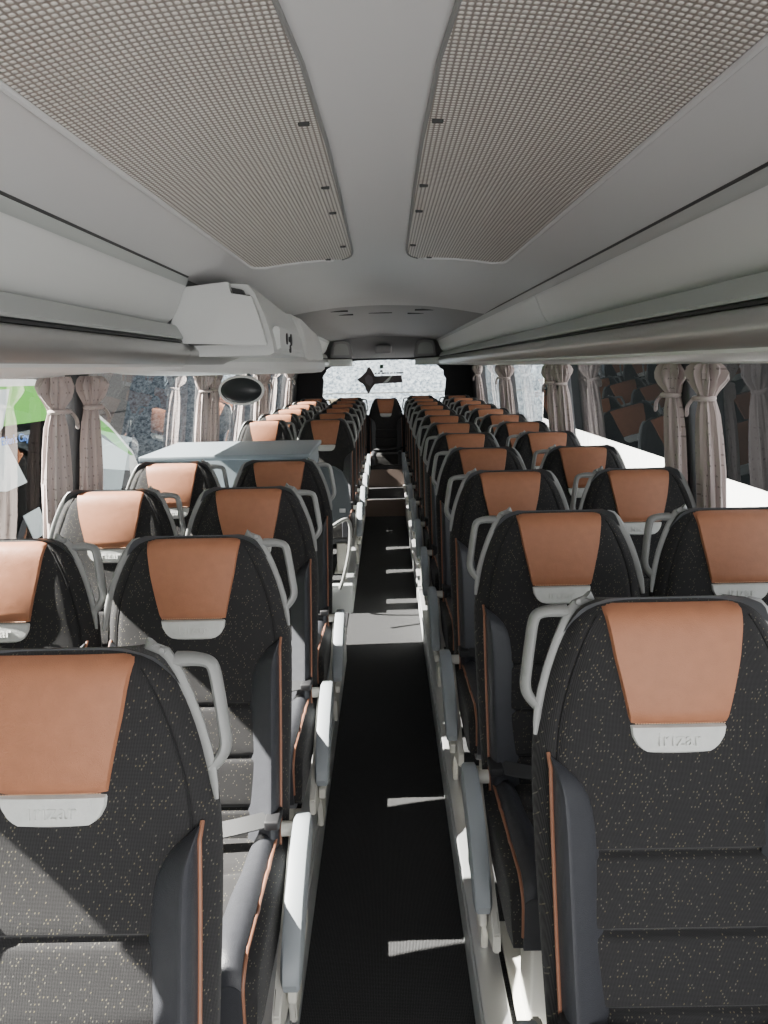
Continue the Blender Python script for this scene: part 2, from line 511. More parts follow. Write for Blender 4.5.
def cushion_bolster_bm(s):
    bm = bmesh.new(); rings = []; K = 10
    for y in [q+.07 for q in (-.704, -.702, -.697, -.688, -.675, -.655, -.62, -.56, -.48, -.40, -.32, -.27, -.235, -.228)]:
        xi = cush_xi(y); xo = .205
        ring = []
        for q in range(K+1):
            a = q/K; x = xi+(xo-xi)*a
            h = .026*max(0, math.sin(PI*min(1, a*.9)))**.6
            ed = 1.
            if y > -.20: ed = max(0, (-.158-y)/.042)**.5
            ring.append(Vector((s*x, y-.004, min(cush_top(.1, y), .46)+h*ed+.001)))
        ring += [Vector((s*xo, y-.004, .30)), Vector((s*xi, y-.004, .30))]
        rings.append(ring)
    loft(bm, rings, True, True)
    return bm
def cushion_piping_bm(s):
    bm = bmesh.new()
    pts = [Vector((s*.2075, y, cush_top(.12, y)+.008)) for y in [-.165-.02*i for i in range(22)]]
    pts += [Vector((s*.207, -.620, cush_top(.1, -.620)+.004)), Vector((s*.206, -.631, .40)), Vector((s*.206, -.633, .33))]
    tube(bm, smooth_path(pts, 2), .0042, 8)
    return bm

def handle_bm(s):
    bm = bmesh.new()
    o = -.046
    pts = [bp(s*.172, .022, o), bp(s*.200, .022, o), bp(s*.222, .027, o), bp(s*.231, .040, o), bp(s*.238, .075, o), bp(s*.246, .125, o),
           bp(s*.249, .148, o), bp(s*.246, .165, o), bp(s*.236, .180, o), bp(s*.226, .190, o)]
    sp = smooth_path(pts, 5)
    rr = [.0105+.003*math.exp(-(i/6)**2) for i in range(len(sp))]
    tube(bm, sp, rr, 12, 0, (1.3, .85))
    return bm
def handle_mount_bm(s):
    bm = bmesh.new()
    ts_ = [.004, .015, .03, .05, .08, .12, .16, .19, .215, .235]
    pts = [bp(s*.140, -.004, -.036)] + [bp(s*(bw(t)+.001), t, -.038) for t in ts_]
    rr = [.011, .0125, .0125, .011, .0095, .0085, .008, .0075, .0065, .005, .003]
    tube(bm, pts, rr, 10, 0, (.75, 1.2))
    tube(bm, [bp(s*.156, .006, -.03), bp(s*.156, .006, -.022)], [.006, .0045], 12)
    return bm
def shoulder_trim_bm(s):
    bm = bmesh.new()
    pts = [bp(s*(bw(t)+.001), t, -.034) for t in [.008, .015, .03, .05, .08, .12, .16, .20, .24]]
    tube(bm, pts, [.006, .010, .011, .011, .010, .009, .008, .007, .004], 8, 0, (.7, 1.3))
    return bm
def back_shell_bm():
    bm = bmesh.new(); rings = []
    for t in [.03, .06, .12, .2, .3, .45, .6, L]:
        w = bw(t)-.012
        ring = [bp(e*w, t, base_o(t)-.080 - .016*(1-e**4)) for e in (-1, -.9, -.6, -.3, 0, .3, .6, .9, 1)]
        ring += [bp(w, t, base_o(t)-.05), bp(-w, t, base_o(t)-.05)]
        rings.append(ring)
    loft(bm, rings, True, True)
    return bm
def armrest_bm(s):
    prof = [(-.165, .43), (-.168, .462), (-.185, .478), (-.215, .482), (-.30, .455), (-.40, .405), (-.46, .360), (-.495, .325), (-.508, .295), (-.500, .272), (-.48, .268), (-.44, .288), (-.38, .325), (-.28, .375), (-.20, .405)]
    xa, xb = .252, .294
    bm = bmesh.new()
    cy = sum(p[0] for p in prof)/len(prof); cz = sum(p[1] for p in prof)/len(prof)
    def ring(x, k):
        return [Vector((s*x, cy+(p[0]-cy)*k, p[1]+(cz*.15+p[1]*.85-p[1])*(1-k)*4 if False else cz+(p[1]-cz)*k)) for p in prof]
    loft(bm, [ring(xa, .93), ring(xa+.006, 1), ring(xb-.008, 1), ring(xb-.002, .97), ring(xb, .90)], True, True)
    return bm
def armrest_pivot_bm(s):
    bm = bmesh.new()
    tube(bm, [(s*.22, -.195, .44), (s*.262, -.195, .44)], .018, 14)
    return bm
def side_frame_bm(s):
    bm = bmesh.new()
    prof = [(-.12, .42), (-.17, .44), (-.23, .40), (-.48, .265), (-.53, .24), (-.53, .19), (-.48, .175), (-.38, .15), (-.33, .10), (-.32, .0), (-.23, .0), (-.21, .12), (-.15, .22), (-.11, .32)]
    prism(bm, prof, 'x', s*.236, s*.254)
    bmesh.ops.bevel(bm, geom=bm.edges[:], offset=.004, segments=2, affect='EDGES')
    box(bm, min(s*.258, s*.278), max(s*.258, s*.278), -.46, -.22, .20, .235, 0, .005)
    return bm
def seat_base_bm(s):
    bm = bmesh.new()
    box(bm, -.20, .20, -.55, -.19, .225, .272, 0, .008)
    return bm
def leg_bm(s):
    bm = bmesh.new()
    box(bm, min(s*.10, s*.175), max(s*.10, s*.175), -.57, -.45, 0, .24, 0, .008)
    box(bm, min(s*.08, s*.195), max(s*.08, s*.195), -.59, -.23, 0, .014, 0, .004)
    return bm
def belt_bm(s):
    bm = bmesh.new()
    pts = [(s*-.215, -.215, .45), (s*-.15, -.23, .463), (s*-.05, -.245, .455), (s*.05, -.24, .460), (s*.14, -.23, .472), (s*.21, -.21, .478)]
    pts = smooth_path(pts, 4)
    rings = [[p+Vector((0, -.019, -.006)), p+Vector((0, .019, .012)), p+Vector((0, .019, .015)), p+Vector((0, -.019, -.003))] for p in pts]
    loft(bm, rings)
    return bm
def buckle_bm(s):
    bm = bmesh.new()
    box(bm, min(s*.185, s*.222), max(s*.185, s*.222), -.245, -.18, .468, .492, 0, .005)
    return bm

_cache = {}
def part(key, maker, name, mats, parent):
    if key not in _cache:
        o = link(name, maker(), mats, parent); _cache[key] = o.data
    else:
        o = bpy.data.objects.new(name, _cache[key]); COL.objects.link(o); o.parent = parent
    return o

def make_seat(label, side, aisle, loc, group, bench=False, last=False):
    """side: +1 when the handle and armrest are on the seat's +x side"""
    r = thing('coach_seat', label, 'seat', loc, group)
    part('backrest', make_backrest_bm, 'backrest', [M['fabric'], M['shell'], M['thread']], r)
    pad = part('pad', lambda: patch_bm(.008, .212, 16, .0075, HW, .006), 'headrest_pad', M['tan'], r)
    part('stitch', stitch_bm, 'stitching', M['stitch'], pad)
    part('tag', tag_bm, 'headrest_tag', M['tag'], r)
    for s in (-1, 1):
        b = part(('bol', s), lambda: bolster_bm(s), 'side_bolster', M['dark'], r)
        part(('bpip', s), lambda: piping_bm(s), 'piping', M['piping'], b)
    part('shell', back_shell_bm, 'back_shell', M['shell'], r)
    part('cush', cushion_bm, 'seat_cushion', M['fabric'], r)
    for s in (-1, 1):
        b = part(('cbol', s), lambda: cushion_bolster_bm(s), 'cushion_bolster', M['dark'], r)
        part(('cpip', s), lambda: cushion_piping_bm(s), 'piping', M['piping'], b)
    part('sbase', lambda: seat_base_bm(1), 'seat_base', M['shell'], r)
    bt = part(('belt', side), lambda: belt_bm(side), 'seat_belt', M['belt'], r)
    part(('buckle', side), lambda: buckle_bm(side), 'buckle', M['black'], bt)
    if not bench:
        h = part(('handle', side), lambda: handle_bm(side), 'grab_handle', M['handle'], r)
        part(('mount', side), lambda: handle_mount_bm(side), 'handle_mount', M['handle'], h)
        part(('strim', side), lambda: shoulder_trim_bm(-side), 'shoulder_trim', M['handle'], r)
        part(('leg', side), lambda: leg_bm(side), 'leg', M['frame'], r)
    if aisle and not bench and not last:
        a = part(('arm', side), lambda: armrest_bm(side), 'armrest', M['arm'], r)
        part(('pivot', side), lambda: armrest_pivot_bm(side), 'armrest_pivot', M['frame'], a)
        part(('sframe', side), lambda: side_frame_bm(side), 'side_frame', M['frame'], r)
    return r

ORD = ['first', 'second', 'third', 'fourth', 'fifth', 'sixth', 'seventh', 'eighth', 'ninth', 'tenth', 'eleventh', 'twelfth']
XA, XW, XAR, XWR = .478, .972, .503, .996
RIGHT = [1.16+.79*i for i in range(12)]
LEFT_F = [1.005+.745*i for i in range(4)]
LEFT_R = [5.80+.80*i for i in range(6)]
G1 = 'tan and charcoal coach seats facing the camera'
for i, d in enumerate(RIGHT):
    make_seat('tan-headed charcoal coach seat, %s along the aisle on the white coach side' % ORD[i], -1, True, (XAR-(.005 if i else 0), d, ZP+(.012 if i == 0 else .006)), G1, last=i == 11)
    if True:
        make_seat('tan-headed charcoal coach seat at the window, %s row on the white coach side' % ORD[i], -1, False, (XWR, d, ZP+.004), G1)
for i, d in enumerate(LEFT_F):
    make_seat('tan-headed charcoal coach seat beside the aisle, %s row before the grey counter' % ORD[3-i], 1, True, (-XA-(.012 if i == 0 else 0), d, ZP), G1)
    if True:
        make_seat('tan-headed charcoal coach seat at the window, %s row before the grey counter' % ORD[3-i], 1, False, (-XW, d, ZP), G1)
for i, d in enumerate(LEFT_R):
    make_seat('tan-headed charcoal coach seat beside the aisle, %s row behind the grey counter' % ORD[i], 1, True, (-XA, d, ZP), G1, last=i == 5)
    make_seat('tan-headed charcoal coach seat at the window, %s row behind the grey counter' % ORD[i], 1, False, (-XW, d, ZP), G1)
make_seat('tan-headed charcoal coach seat in the middle of the rear bench, facing down the aisle', 1, False, (.016, 9.85, ZP-.02), G1, bench=True)

# ------------------------------------------------------------------ floor, platforms, walls
TILT = .13
WX = 1.285          # inner face of the side walls
Y0, Y1 = -1.2, 10.45
YB1, YB2 = 8.27, 9.22
AL, AR = -.262, .240
bm = bmesh.new(); box(bm, -WX-.11, WX+.11, Y0, Y1, -.10, 0)
struct(link('floor', bm, M['carpet'], None, False), 'dark woven carpet floor of the aisle')
def platform(name, x0, x1, y0, y1, label, inner):
    bm = bmesh.new(); box(bm, x0, x1, y0, y1, .0, ZP)
    o = link(name, bm, M['carpet'], None, False); struct(o, label)
    # light kick plate with a metal nosing along the aisle
    bm = bmesh.new()
    s = 1 if inner > 0 else -1
    box(bm, min(inner, inner-s*.012), max(inner, inner-s*.012), y0, y1, .0, ZP+.012, 0, .003)
    o2 = link('kick_plate', bm, M['rail'], o)
    bm = bmesh.new()
    box(bm, min(inner-s*.016, inner+s*.05), max(inner-s*.016, inner+s*.05), y0, y1, ZP, ZP+.016, 0, .005)
    box(bm, min(inner-s*.018, inner-s*.010), max(inner-s*.018, inner-s*.010), y0, y1, ZP-.055, ZP-.035, 0, .003)
    link('edge_rail', bm, M['metal'], o)
    return o
platform('floor_platform_right', AR, WX+.107, Y0, Y1, 'raised seat platform on the white coach side', AR)
platform('floor_platform_left_front', -WX-.107, AL, Y0, 4.05, 'raised seat platform in front of the stairwell', AL)
platform('floor_platform_left_rear', -WX-.107, AL, 4.90, Y1, 'raised seat platform behind the stairwell', AL)
bm = bmesh.new(); box(bm, AL, AR, YB1, Y1, 0, .19); box(bm, AL, AR, YB1-.008, YB1+.03, .178, .195, 1, .004)
struct(link('floor_step', bm, [M['carpet'], M['riser']], None, False), 'carpeted step at the rear end of the aisle')
bm = bmesh.new(); box(bm, AL+.002, AR-.002, YB1-.014, YB1-.004, 0, .178)
struct(link('trim_step_riser', bm, M['riser'], None, False), 'brown riser of the rear aisle step')
bm = bmesh.new(); box(bm, AL+.002, AR-.002, YB2, YB2+.02, .19, .42); 
struct(link('trim_bench_riser', bm, M['riser'], None, False), 'brown riser below the rear bench')

# side walls below the windows
ZS, ZT = .93, 1.76
for nm, s, lab in (('wall_left', -1, 'lower side wall below the windows facing the green bus'), ('wall_right', 1, 'lower side wall below the windows facing the white coach')):
    bm = bmesh.new(); XL = WX + (ZT-ZS)*TILT
    box(bm, min(s*XL, s*(XL+.06)), max(s*XL, s*(XL+.06)), Y0, Y1+.05, -.1, ZS)
    box(bm, min(s*(XL-.02), s*(XL+.06)), max(s*(XL-.02), s*(XL+.06)), Y0, Y1+.05, ZS, ZS+.02, 0, .005)
    struct(link(nm, bm, M['lining'], None, False), lab)
    bm = bmesh.new(); box(bm, min(s*(WX), s*(WX+.06)), max(s*(WX), s*(WX+.06)), Y0, Y1+.05, ZT, 2.4)
    struct(link(nm+'_upper', bm, M['lining'], None, False), lab.replace('lower', 'upper').replace('below', 'above'))

PIL = [.75, 3.02, 5.25, 7.5, 9.75]
k = 0
for s, side in ((-1, 'green bus'), (1, 'white coach')):
    ys = [Y0] + PIL + [Y1]
    for i, y in enumerate(PIL):
        bm = bmesh.new()
        wd = .065 if i < 4 else .10
        box(bm, min(s*(WX-.045), s*(WX+.05)), max(s*(WX-.045), s*(WX+.05)), y-wd, y+wd, ZS, ZT+.02, 0, .012)
        for v in bm.verts: v.co.x += s*(ZT-v.co.z)*TILT
        struct(link('trim_%d' % (k*10+i+1), bm, M['pillar']), 'dark window pillar')
    for i in range(len(ys)-1):
        bm = bmesh.new()
        v = [bm.verts.new((s*(WX+.03+(ZT-b)*TILT), a, b)) for a, b in ((ys[i], ZS), (ys[i+1], ZS), (ys[i+1], ZT+.01), (ys[i], ZT+.01))]
        bm.faces.new(v)
        struct(link('window_%d' % (k*10+i+1), bm, M['glass'], None, False), 'side window glass')
    k += 1
# black side quarters at the very back
for s in (-1, 1):
    bm = bmesh.new(); box(bm, min(s*(WX-.06), s*WX), max(s*(WX-.06), s*WX), 9.70, Y1, ZS, ZT+.02)
    for v in bm.verts: v.co.x += s*(ZT-v.co.z)*TILT
    struct(link('wall_rear_quarter', bm, M['black'], None, False), 'black rear corner lining')
# back wall with its window
RW, RZ0, RZ1 = .89, 1.05, 1.835
bm = bmesh.new()
def rear_outline():
    pts = []
    for i in range(60):
        a = 2*PI*i/60
        c, s_ = math.cos(a), math.sin(a)
        e = 3.6
        x = (abs(c)**(2/e))*(1 if c >= 0 else -1)*RW; z = (RZ0+RZ1)/2 + (abs(s_)**(2/e))*(1 if s_ >= 0 else -1)*(RZ1-RZ0)/2
        w = 1 + (.016*math.sin(i*PI/1.5) if abs(c) > .5 else 0)
        pts.append((x*w, z))
    return pts
ro = rear_outline()
inner = [bm.verts.new((x, Y1, z)) for x, z in ro]
inner2 = [bm.verts.new((x, Y1+.08, z)) for x, z in ro]
outer = []
for i in range(60):
    a = 2*PI*i/60; c, s_ = math.cos(a), math.sin(a); kk = max(abs(c)/1.46, abs(s_)/1.3)
    outer.append(bm.verts.new((c/kk, Y1, 1.2 + s_/kk)))
for i in range(60):
    j = (i+1) % 60
    bm.faces.new((outer[i], outer[j], inner[j], inner[i])); bm.faces.new((inner[i], inner[j], inner2[j], inner2[i]))
struct(link('wall_back', bm, M['black'], None, False), 'black rear wall around the back window')
bm = bmesh.new(); bm.faces.new([bm.verts.new((x, Y1+.05, z)) for x, z in ro])
struct(link('window_30', bm, M['rglass'], None, False), 'rear window glass')
# rear window sticker
def px_rear(x, y, Y=Y1+.03):
    zc = Y*math.cos(pitch)
    for _ in range(4):
        X = (x-388)*zc/F; Hh = (y-366)*math.cos(pitch)*zc/F; zc = Y*math.cos(pitch)+Hh*math.sin(pitch)
    return X, H_CAM-Hh
st = thing('window_sticker', 'dark four-pointed star and bar sticker on the rear window', 'sticker', (0, Y1+.03, 1.6))
def flat(pts, y, mat, name, parent, dy=.0):
    bm = bmesh.new(); f = bm.faces.new([bm.verts.new((x, dy, z-1.6)) for x, z in pts])
    return link(name, bm, mat, parent, False)
R = lambda x, y: px_rear(340+x*90/768, 350+y*60/512)
flat([R(*p) for p in ((180, 248), (225, 215), (255, 185), (270, 150), (288, 143), (305, 165), (330, 218), (345, 250), (332, 290), (300, 330), (275, 375), (255, 340), (235, 290), (200, 270))], 0, M['decal'], 'star', st)
flat([R(*p) for p in ((245, 235), (275, 205), (310, 230), (318, 265), (290, 310), (255, 280))], 0, M['decal2'], 'star_centre', st, -.004)
flat([R(*p) for p in ((325, 222), (560, 218), (568, 280), (330, 290))], 0, M['decal'], 'bar', st)
flat([R(*p) for p in ((390, 288), (440, 245), (470, 220), (480, 220), (455, 260), (425, 286))], 0, M['buswhite'], 'bar_stripe', st, -.004)
flat([R(*p) for p in ((375, 125), (405, 125), (405, 158), (375, 158))], 0, M['greensticker'], 'round_badge', st)
flat([R(*p) for p in ((378, 172), (400, 172), (402, 188), (376, 188))], 0, M['decal'], 'lower_badge', st)
xx = 330
for w_ in (18, 22, 40, 14, 26, 12, 60):
    flat([R(*p) for p in ((xx, 192), (xx+w_, 190), (xx+w_, 203), (xx, 205))], 0, M['decal'], 'small_print', st); xx += w_+9
for ch, x in zip('TCARS', (366, 412, 460, 510, 558)):
    me = text_mesh(ch, .045, .0005); o = bpy.data.objects.new('letter', me); me.materials.append(M['decal']); COL.objects.link(o)
    X, Z = R(x, 309); o.location = (X, 0, Z-1.6); o.rotation_euler = (PI/2, 0, 0); o.parent = st

# ------------------------------------------------------------------ ceiling
def zc_(d):    # height of the ceiling centre above the camera along the coach
    return interp([(-2, .462), (4.3, .462), (4.75, .445), (5.0, .405), (9.0, .395), (9.8, .39)], d)
def ceil_profile(x, d):
    a = abs(x)
    z = sinterp([(0, .462), (.11, .458), (.30, .440), (.50, .397), (.62, .361), (.70, .336)], a)
    return H_CAM + z - (.462-zc_(d))*max(0, 1-(a/.72)**2)
bm = bmesh.new(); rings = []
xs = [-.72+.04*i for i in range(37)]
for d in [Y0, 0, 1, 2, 3, 4, 4.3, 4.45, 4.6, 4.7, 4.8, 4.9, 4.96, 5.0]:
    rings.append([Vector((x, d, ceil_profile(min(.70, max(-.70, x)), d) + (0.0 if abs(x) < .71 else -.004))) for x in xs])
loft(bm, rings, False, False)
struct(link('ceiling', bm, M['ceil'], None, True), 'pale grey moulded ceiling')
bm = bmesh.new()
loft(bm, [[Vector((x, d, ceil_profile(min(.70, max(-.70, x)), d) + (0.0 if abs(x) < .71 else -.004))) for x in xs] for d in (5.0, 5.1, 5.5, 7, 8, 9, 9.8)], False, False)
struct(link('ceiling_rear', bm, M['rearceil'], None, True), 'darker grey ceiling above the rear rows, weaker light painted in')
bm = bmesh.new(); box(bm, -WX-.06, WX+.06, Y0, Y1+.08, 2.40, 2.46)
struct(link('ceiling_roof_skin', bm, M['lining'], None, False), 'outer roof above the ceiling')
# slots in the rear ceiling
for i, (x0, x1, d) in enumerate(((-.42, -.24, 5.25), (.24, .44, 5.25), (-.36, -.22, 5.65), (-.10, .08, 5.65), (.2, .36, 5.65))):
    bm = bmesh.new(); z = ceil_profile((x0+x1)/2, d); box(bm, x0, x1, d, d+.05, z-.004, z+.004)
    tag(link('air_slot', bm, M['groove'], None, False), 'dark slim slot in the rear ceiling, %s of five' % ORD[i], 'slot', 'slots in the rear ceiling')
# dimpled panels
def inner_edge(d):
    return sinterp([(-1.2, .30), (0, .215), (.45, .165), (.85, .132), (1.25, .108), (1.9, .104), (2.5, .110), (2.80, .113), (2.92, .118), (2.99, .135), (3.03, .165)], d)
def panel(s, label):
    r = thing('ceiling_panel', label, 'ceiling panel', (0, 0, 0))
    def far(d, q): return d + (0 if d < 2 else .17*(1-q)*((d-2)/1.03))
    ds = [-1.2, -.8, -.4, 0, .3, .6, .9, 1.2, 1.6, 2.0, 2.4, 2.6, 2.7, 2.8, 2.86, 2.92, 2.96, 2.99, 3.01, 3.03]
    def oe(d): return .505 if d < 2.9 else .505-.045*((d-2.9)/.13)**2
    bm = bmesh.new(); rings = []
    for d in ds:
        a, b = inner_edge(d)-(.010 if s < 0 else 0), oe(d)
        rings.append([Vector((s*(a+(b-a)*q/12), far(d, q/12), ceil_profile(a+(b-a)*q/12, d)-.004)) for q in range(13)])
    loft(bm, rings, False, False)
    link('dimpled_diffuser', bm, M['dots'], r)
    bm = bmesh.new()
    pts = [Vector((s*oe(d), d, ceil_profile(oe(d), d)-.005)) for d in ds] + [Vector((s*(oe(3.03)*(1-q)+inner_edge(3.03)*q), far(3.03, 1-q), ceil_profile(.3, 3.03)-.005 + (ceil_profile(oe(3.03)*(1-q)+inner_edge(3.03)*q, 3.03)-ceil_profile(.3, 3.03)))) for q in (.1, .25, .5, .75, .9)]
    tube(bm, pts, .007, 8)
    link('outer_trim', bm, M['ceil'], r)
    bm = bmesh.new()
    pts = [Vector((s*(inner_edge(d)-(.010 if s < 0 else 0)), far(d, 0), ceil_profile(inner_edge(d), d)-.003)) for d in ds]
    tube(bm, pts, .0045, 8)
    link('inner_gasket', bm, M['handle'], r)
    for d in (1.46, 1.95, 2.22, 2.74, 3.0):
        bm = bmesh.new(); x = inner_edge(d)+.022
        if d > 2.9: x += .05
        d = far(d, 0) - (.02 if d > 2.9 else 0)
        box(bm, min(s*(x-.011), s*(x+.011)), max(s*(x-.011), s*(x+.011)), d-.004, d+.004, ceil_profile(x, d)-.010, ceil_profile(x, d)-.002, 0, .002)
        link('clip', bm, M['groove'], r)
    return r
panel(-1, 'dimpled translucent ceiling panel above the seats on the green bus side')
panel(1, 'dimpled translucent ceiling panel above the seats on the white coach side')
# rear ceiling fittings
bm = bmesh.new(); rings = []
for (y, z) in ((9.70, .41), (9.78, .35), (9.90, .25), (10.10, .16), (10.42, .11)):
    rings.append([Vector((x, y, H_CAM+z)) for x in [-1.26+.12*i for i in range(22)]])
loft(bm, rings, False, False)
struct(link('ceiling_rear_bulkhead', bm, M['rearceil'], None, True), 'sloping ceiling above the rear window')
bm = bmesh.new(); box(bm, -.11, .11, 9.66, 9.95, H_CAM+.16, H_CAM+.27, 0, .03)
tag(link('ceiling_lamp', bm, M['rearceil']), 'small grey lamp housing above the rear window', 'lamp')
for s, lab in ((-1, 'green bus'), (1, 'white coach')):
    r = thing('speaker_pod', 'rounded grey speaker pod above the rear window, %s side' % lab, 'speaker', (s*.56, 9.70, H_CAM+.12))
    bm = bmesh.new()
    out_ = [(-.15, .0), (-.135, .14), (-.10, .20), (.0, .215), (.10, .20), (.135, .14), (.15, .0)]
    loft(bm, [[Vector((x*k, y, z*(.9+.1*k))) for x, z in out_] for y, k in ((.10, 1.), (.0, 1.), (-.03, .95), (-.04, .86))])
    link('pod_body', bm, M['rearceil'], r)
    bm = bmesh.new(); loft(bm, [[Vector((x*k*.7, -.043-.004*(1-k), .10+(z-.10)*k*.7)) for x, z in out_] for k in (1., .5, .02)]); link('speaker_mesh', bm, M['band'], r)

# ------------------------------------------------------------------ luggage racks
def rack(s, label, y_door_end, y_end, Y0=Y0):
    r = thing('luggage_rack', label, 'luggage rack', (0, 0, 0))
    def sweep(prof, y0, y1, mat, name, ny=2):
        bm = bmesh.new()
        loft(bm, [[Vector((s*x, y0+(y1-y0)*i/ny, H_CAM+z)) for x, z in prof] for i in range(ny+1)], True, True)
        return link(name, bm, mat, r)
    sweep([(.697, .339), (.700, .333), (.72, .328), (.74, .355), (.70, .355)], Y0, y_end, M['groove'], 'shadow_gap')
    sweep([(.700, .331), (.706, .313), (.714, .303), (.76, .31), (.76, .340)], Y0, y_end, M['band'], 'light_band')
    # locker doors
    segs = []
    y = Y0; L_ = 1.75
    cuts = [Y0, y_door_end] if y_door_end < 4 else ([Y0, 7.4, y_door_end] if Y0 > 4 else [Y0, 3.4, 5.2, 6.9, 8.4, y_door_end])
    door = [(.710, .303), (.717, .295), (.729, .268), (.740, .240), (.753, .213), (.770, .190), (.796, .168), (.83, .168), (.83, .303)]
    for a, b in zip(cuts[:-1], cuts[1:]):
        sweep(door, a+.0025, b-.0025, M['rack'], 'locker_door')
    sweep([(.835, .165), (.762, .165), (.755, .158), (.735, .120), (.738, .113), (.835, .113)], Y0, y_end, M['band'], 'lower_lip')
    sweep([(.80, .112), (.742, .110), (.738, .102), (.80, .100)], Y0, y_end, M['groove'], 'lip_gap')
    tub = [(.80, .10)] + [(.742+.028*-math.sin(PI*q/10)-.0*q, .100-.080*q/10) for q in range(11)] + [(.80, .015)]
    sweep(tub, Y0, y_end, M['silver'], 'silver_rail')
    sweep([(.742, .022), (.742, .012), (.756, .004), (1.26, -.012), (1.26, .022)], Y0, y_end, M['white'], 'rack_underside')
    sweep([(.83, .02), (.83, .34), (1.26, .34), (1.26, .02)], Y0, y_end, M['rack'], 'rack_body')
    # curtain rail clips below
    bm = bmesh.new()
    tube(bm, [(s*1.20, Y0, H_CAM-.010), (s*1.20, y_end, H_CAM-.010)], .006, 8)
    link('curtain_rail', bm, M['white'], r)
    return r
rack(1, 'long pale luggage rack with silver lower rail above the white coach side windows', 9.58, 9.58)
rack(-1, 'pale luggage rack with silver lower rail in front of the overhead cabinet', 2.735, 2.735)
rack(-1, 'shorter pale luggage rack behind the overhead cabinet', 9.58, 9.58, 5.90)
# rear corner boxes closing the racks
for s, lab in ((-1, 'green bus'), (1, 'white coach')):
    bm = bmesh.new()
    prism(bm, [(s*1.26, 9.6), (s*.74, 9.6), (s*.60, 9.8), (s*.47, 10.05), (s*.45, 10.44), (s*1.26, 10.44)], 'z', H_CAM+.005, H_CAM+.10)
    o = link('corner_cover', bm, M['rack'])
    tag(o, 'pale corner cover at the rear end of the rack, %s side' % lab, 'corner cover')

# overhead cabinet above the middle door
cab = thing('overhead_cabinet', 'bulky pale overhead cabinet with latch holes above the stairwell', 'cabinet', (0, .12, 0))
cp = [(-.735, .300), (-.58, .318), (-.505, .312), (-.485, .300), (-.455, .22), (-.432, .12), (-.425, .085), (-.74, .085)]
notch = [(-.735, .300), (-.555, .318), (-.552, .272), (-.475, .268), (-.452, .20), (-.432, .12), (-.425, .085), (-.79, .100), (-.785, .163), (-.762, .215)]
bm = bmesh.new(); prism(bm, [(x, H_CAM+z) for x, z in notch], 'y', 2.62, 2.66); bmesh.ops.bevel(bm, geom=[e for e in bm.edges], offset=.004, segments=2, affect='EDGES')
link('end_panel', bm, M['rack'], cab)
bm = bmesh.new(); prism(bm, [(x+(0.014 if x < -.7 else -.014), H_CAM+z-.008) for x, z in [(-.735, .300), (-.58, .318), (-.50, .30), (-.455, .20), (-.425, .10), (-.79, .10)]], 'y', 2.66, 2.75)
link('dark_recess', bm, M['groove'], cab)
bm = bmesh.new(); rings = []
for (y, k, top) in ((2.70, .0, .318), (2.73, .0, .322), (3.2, -.015, .318), (3.7, -.03, .305), (4.02, -.03, .30)):
    rings.append([Vector((x, y, H_CAM+z)) for x, z in ((-.70, .30), (-.56+k, top), (-.500+k, top-.004), (-.475+k, .285), (-.44+k, .20), (-.415+k, .105), (-.41+k, .06), (-.43+k, .05), (-.74, .05))])
loft(bm, rings); link('side_door', bm, M['rack'], cab)
bm = bmesh.new()
prism(bm, [(2.80, H_CAM+.165), (3.55, H_CAM+.150), (3.60, H_CAM+.075), (2.80, H_CAM+.075)], 'x', -.428, -.400)
bmesh.ops.bevel(bm, geom=bm.edges[:], offset=.006, segments=2, affect='EDGES')
lp = link('latch_plate', bm, M['rack'], cab)
for y, z, rr in ((3.00, .122, .024), (3.075, .122, .012), (3.135, .122, .026), (3.10, .083, .018)):
    bm = bmesh.new(); tube(bm, [(-.402, y, H_CAM+z), (-.396, y, H_CAM+z)], rr, 14); link('latch_hole', bm, M['black'], lp)
bm = bmesh.new(); rings = []
for (y, x1, zt) in ((4.02, -.44, .30), (4.06, -.425, .30), (4.5, -.42, .27), (4.95, -.425, .255), (5.02, -.45, .24)):
    rings.append([Vector((x, y, H_CAM+z)) for x, z in ((-.74, zt), (x1-.09, zt), (x1-.03, zt-.03), (x1, zt-.10), (x1+.012, .06), (x1+.006, .02), (-.74, .02))])
loft(bm, rings); link('rear_housing', bm, M['white'], cab)
bm = bmesh.new(); rings = []
for (y, x1, zb) in ((5.02, -.48, .05), (5.3, -.50, .03), (5.6, -.56, .04), (5.75, -.68, .05)):
    rings.append([Vector((x, y, H_CAM+z)) for x, z in ((-.76, .24), (x1-.08, .235), (x1-.02, .20), (x1, zb+.04), (x1-.01, zb), (-.76, zb))])
loft(bm, rings); link('tapered_end', bm, M['white'], cab)
bm = bmesh.new(); rings = []
for (y, x1, zb) in ((2.75, -.86, .0), (2.95, -.70, -.012), (3.3, -.52, -.022), (3.8, -.42, -.030), (4.3, -.395, -.032), (4.9, -.395, -.032), (5.05, -.43, -.025)):
    rings.append([Vector((x, y, H_CAM+z)) for x, z in ((-1.1, .06), (x1-.03, .06), (x1, .03), (x1-.005, zb+.02), (x1-.03, zb), (-1.1, zb))])
loft(bm, rings); link('lower_housing', bm, M['white'], cab)

bm = bmesh.new()
rings = []
for (y, k) in ((2.62, 1), (3.3, 1), (3.7, .8), (4.0, .4), (4.12, .05)):
    rings.append([Vector((-.745 - .035*-math.sin(PI*q/10)*k*-1 - (1-k)*.0, y, H_CAM+.100-.080*q/10)) if False else Vector((-(.742-.028*math.sin(PI*q/10)*k) + (y-2.62)*.17, y, H_CAM+.100-.080*q/10)) for q in range(11)] + [Vector((-.80, y, H_CAM+.02)), Vector((-.80, y, H_CAM+.10))])
loft(bm, rings); link('silver_rail', bm, M['silver'], cab)
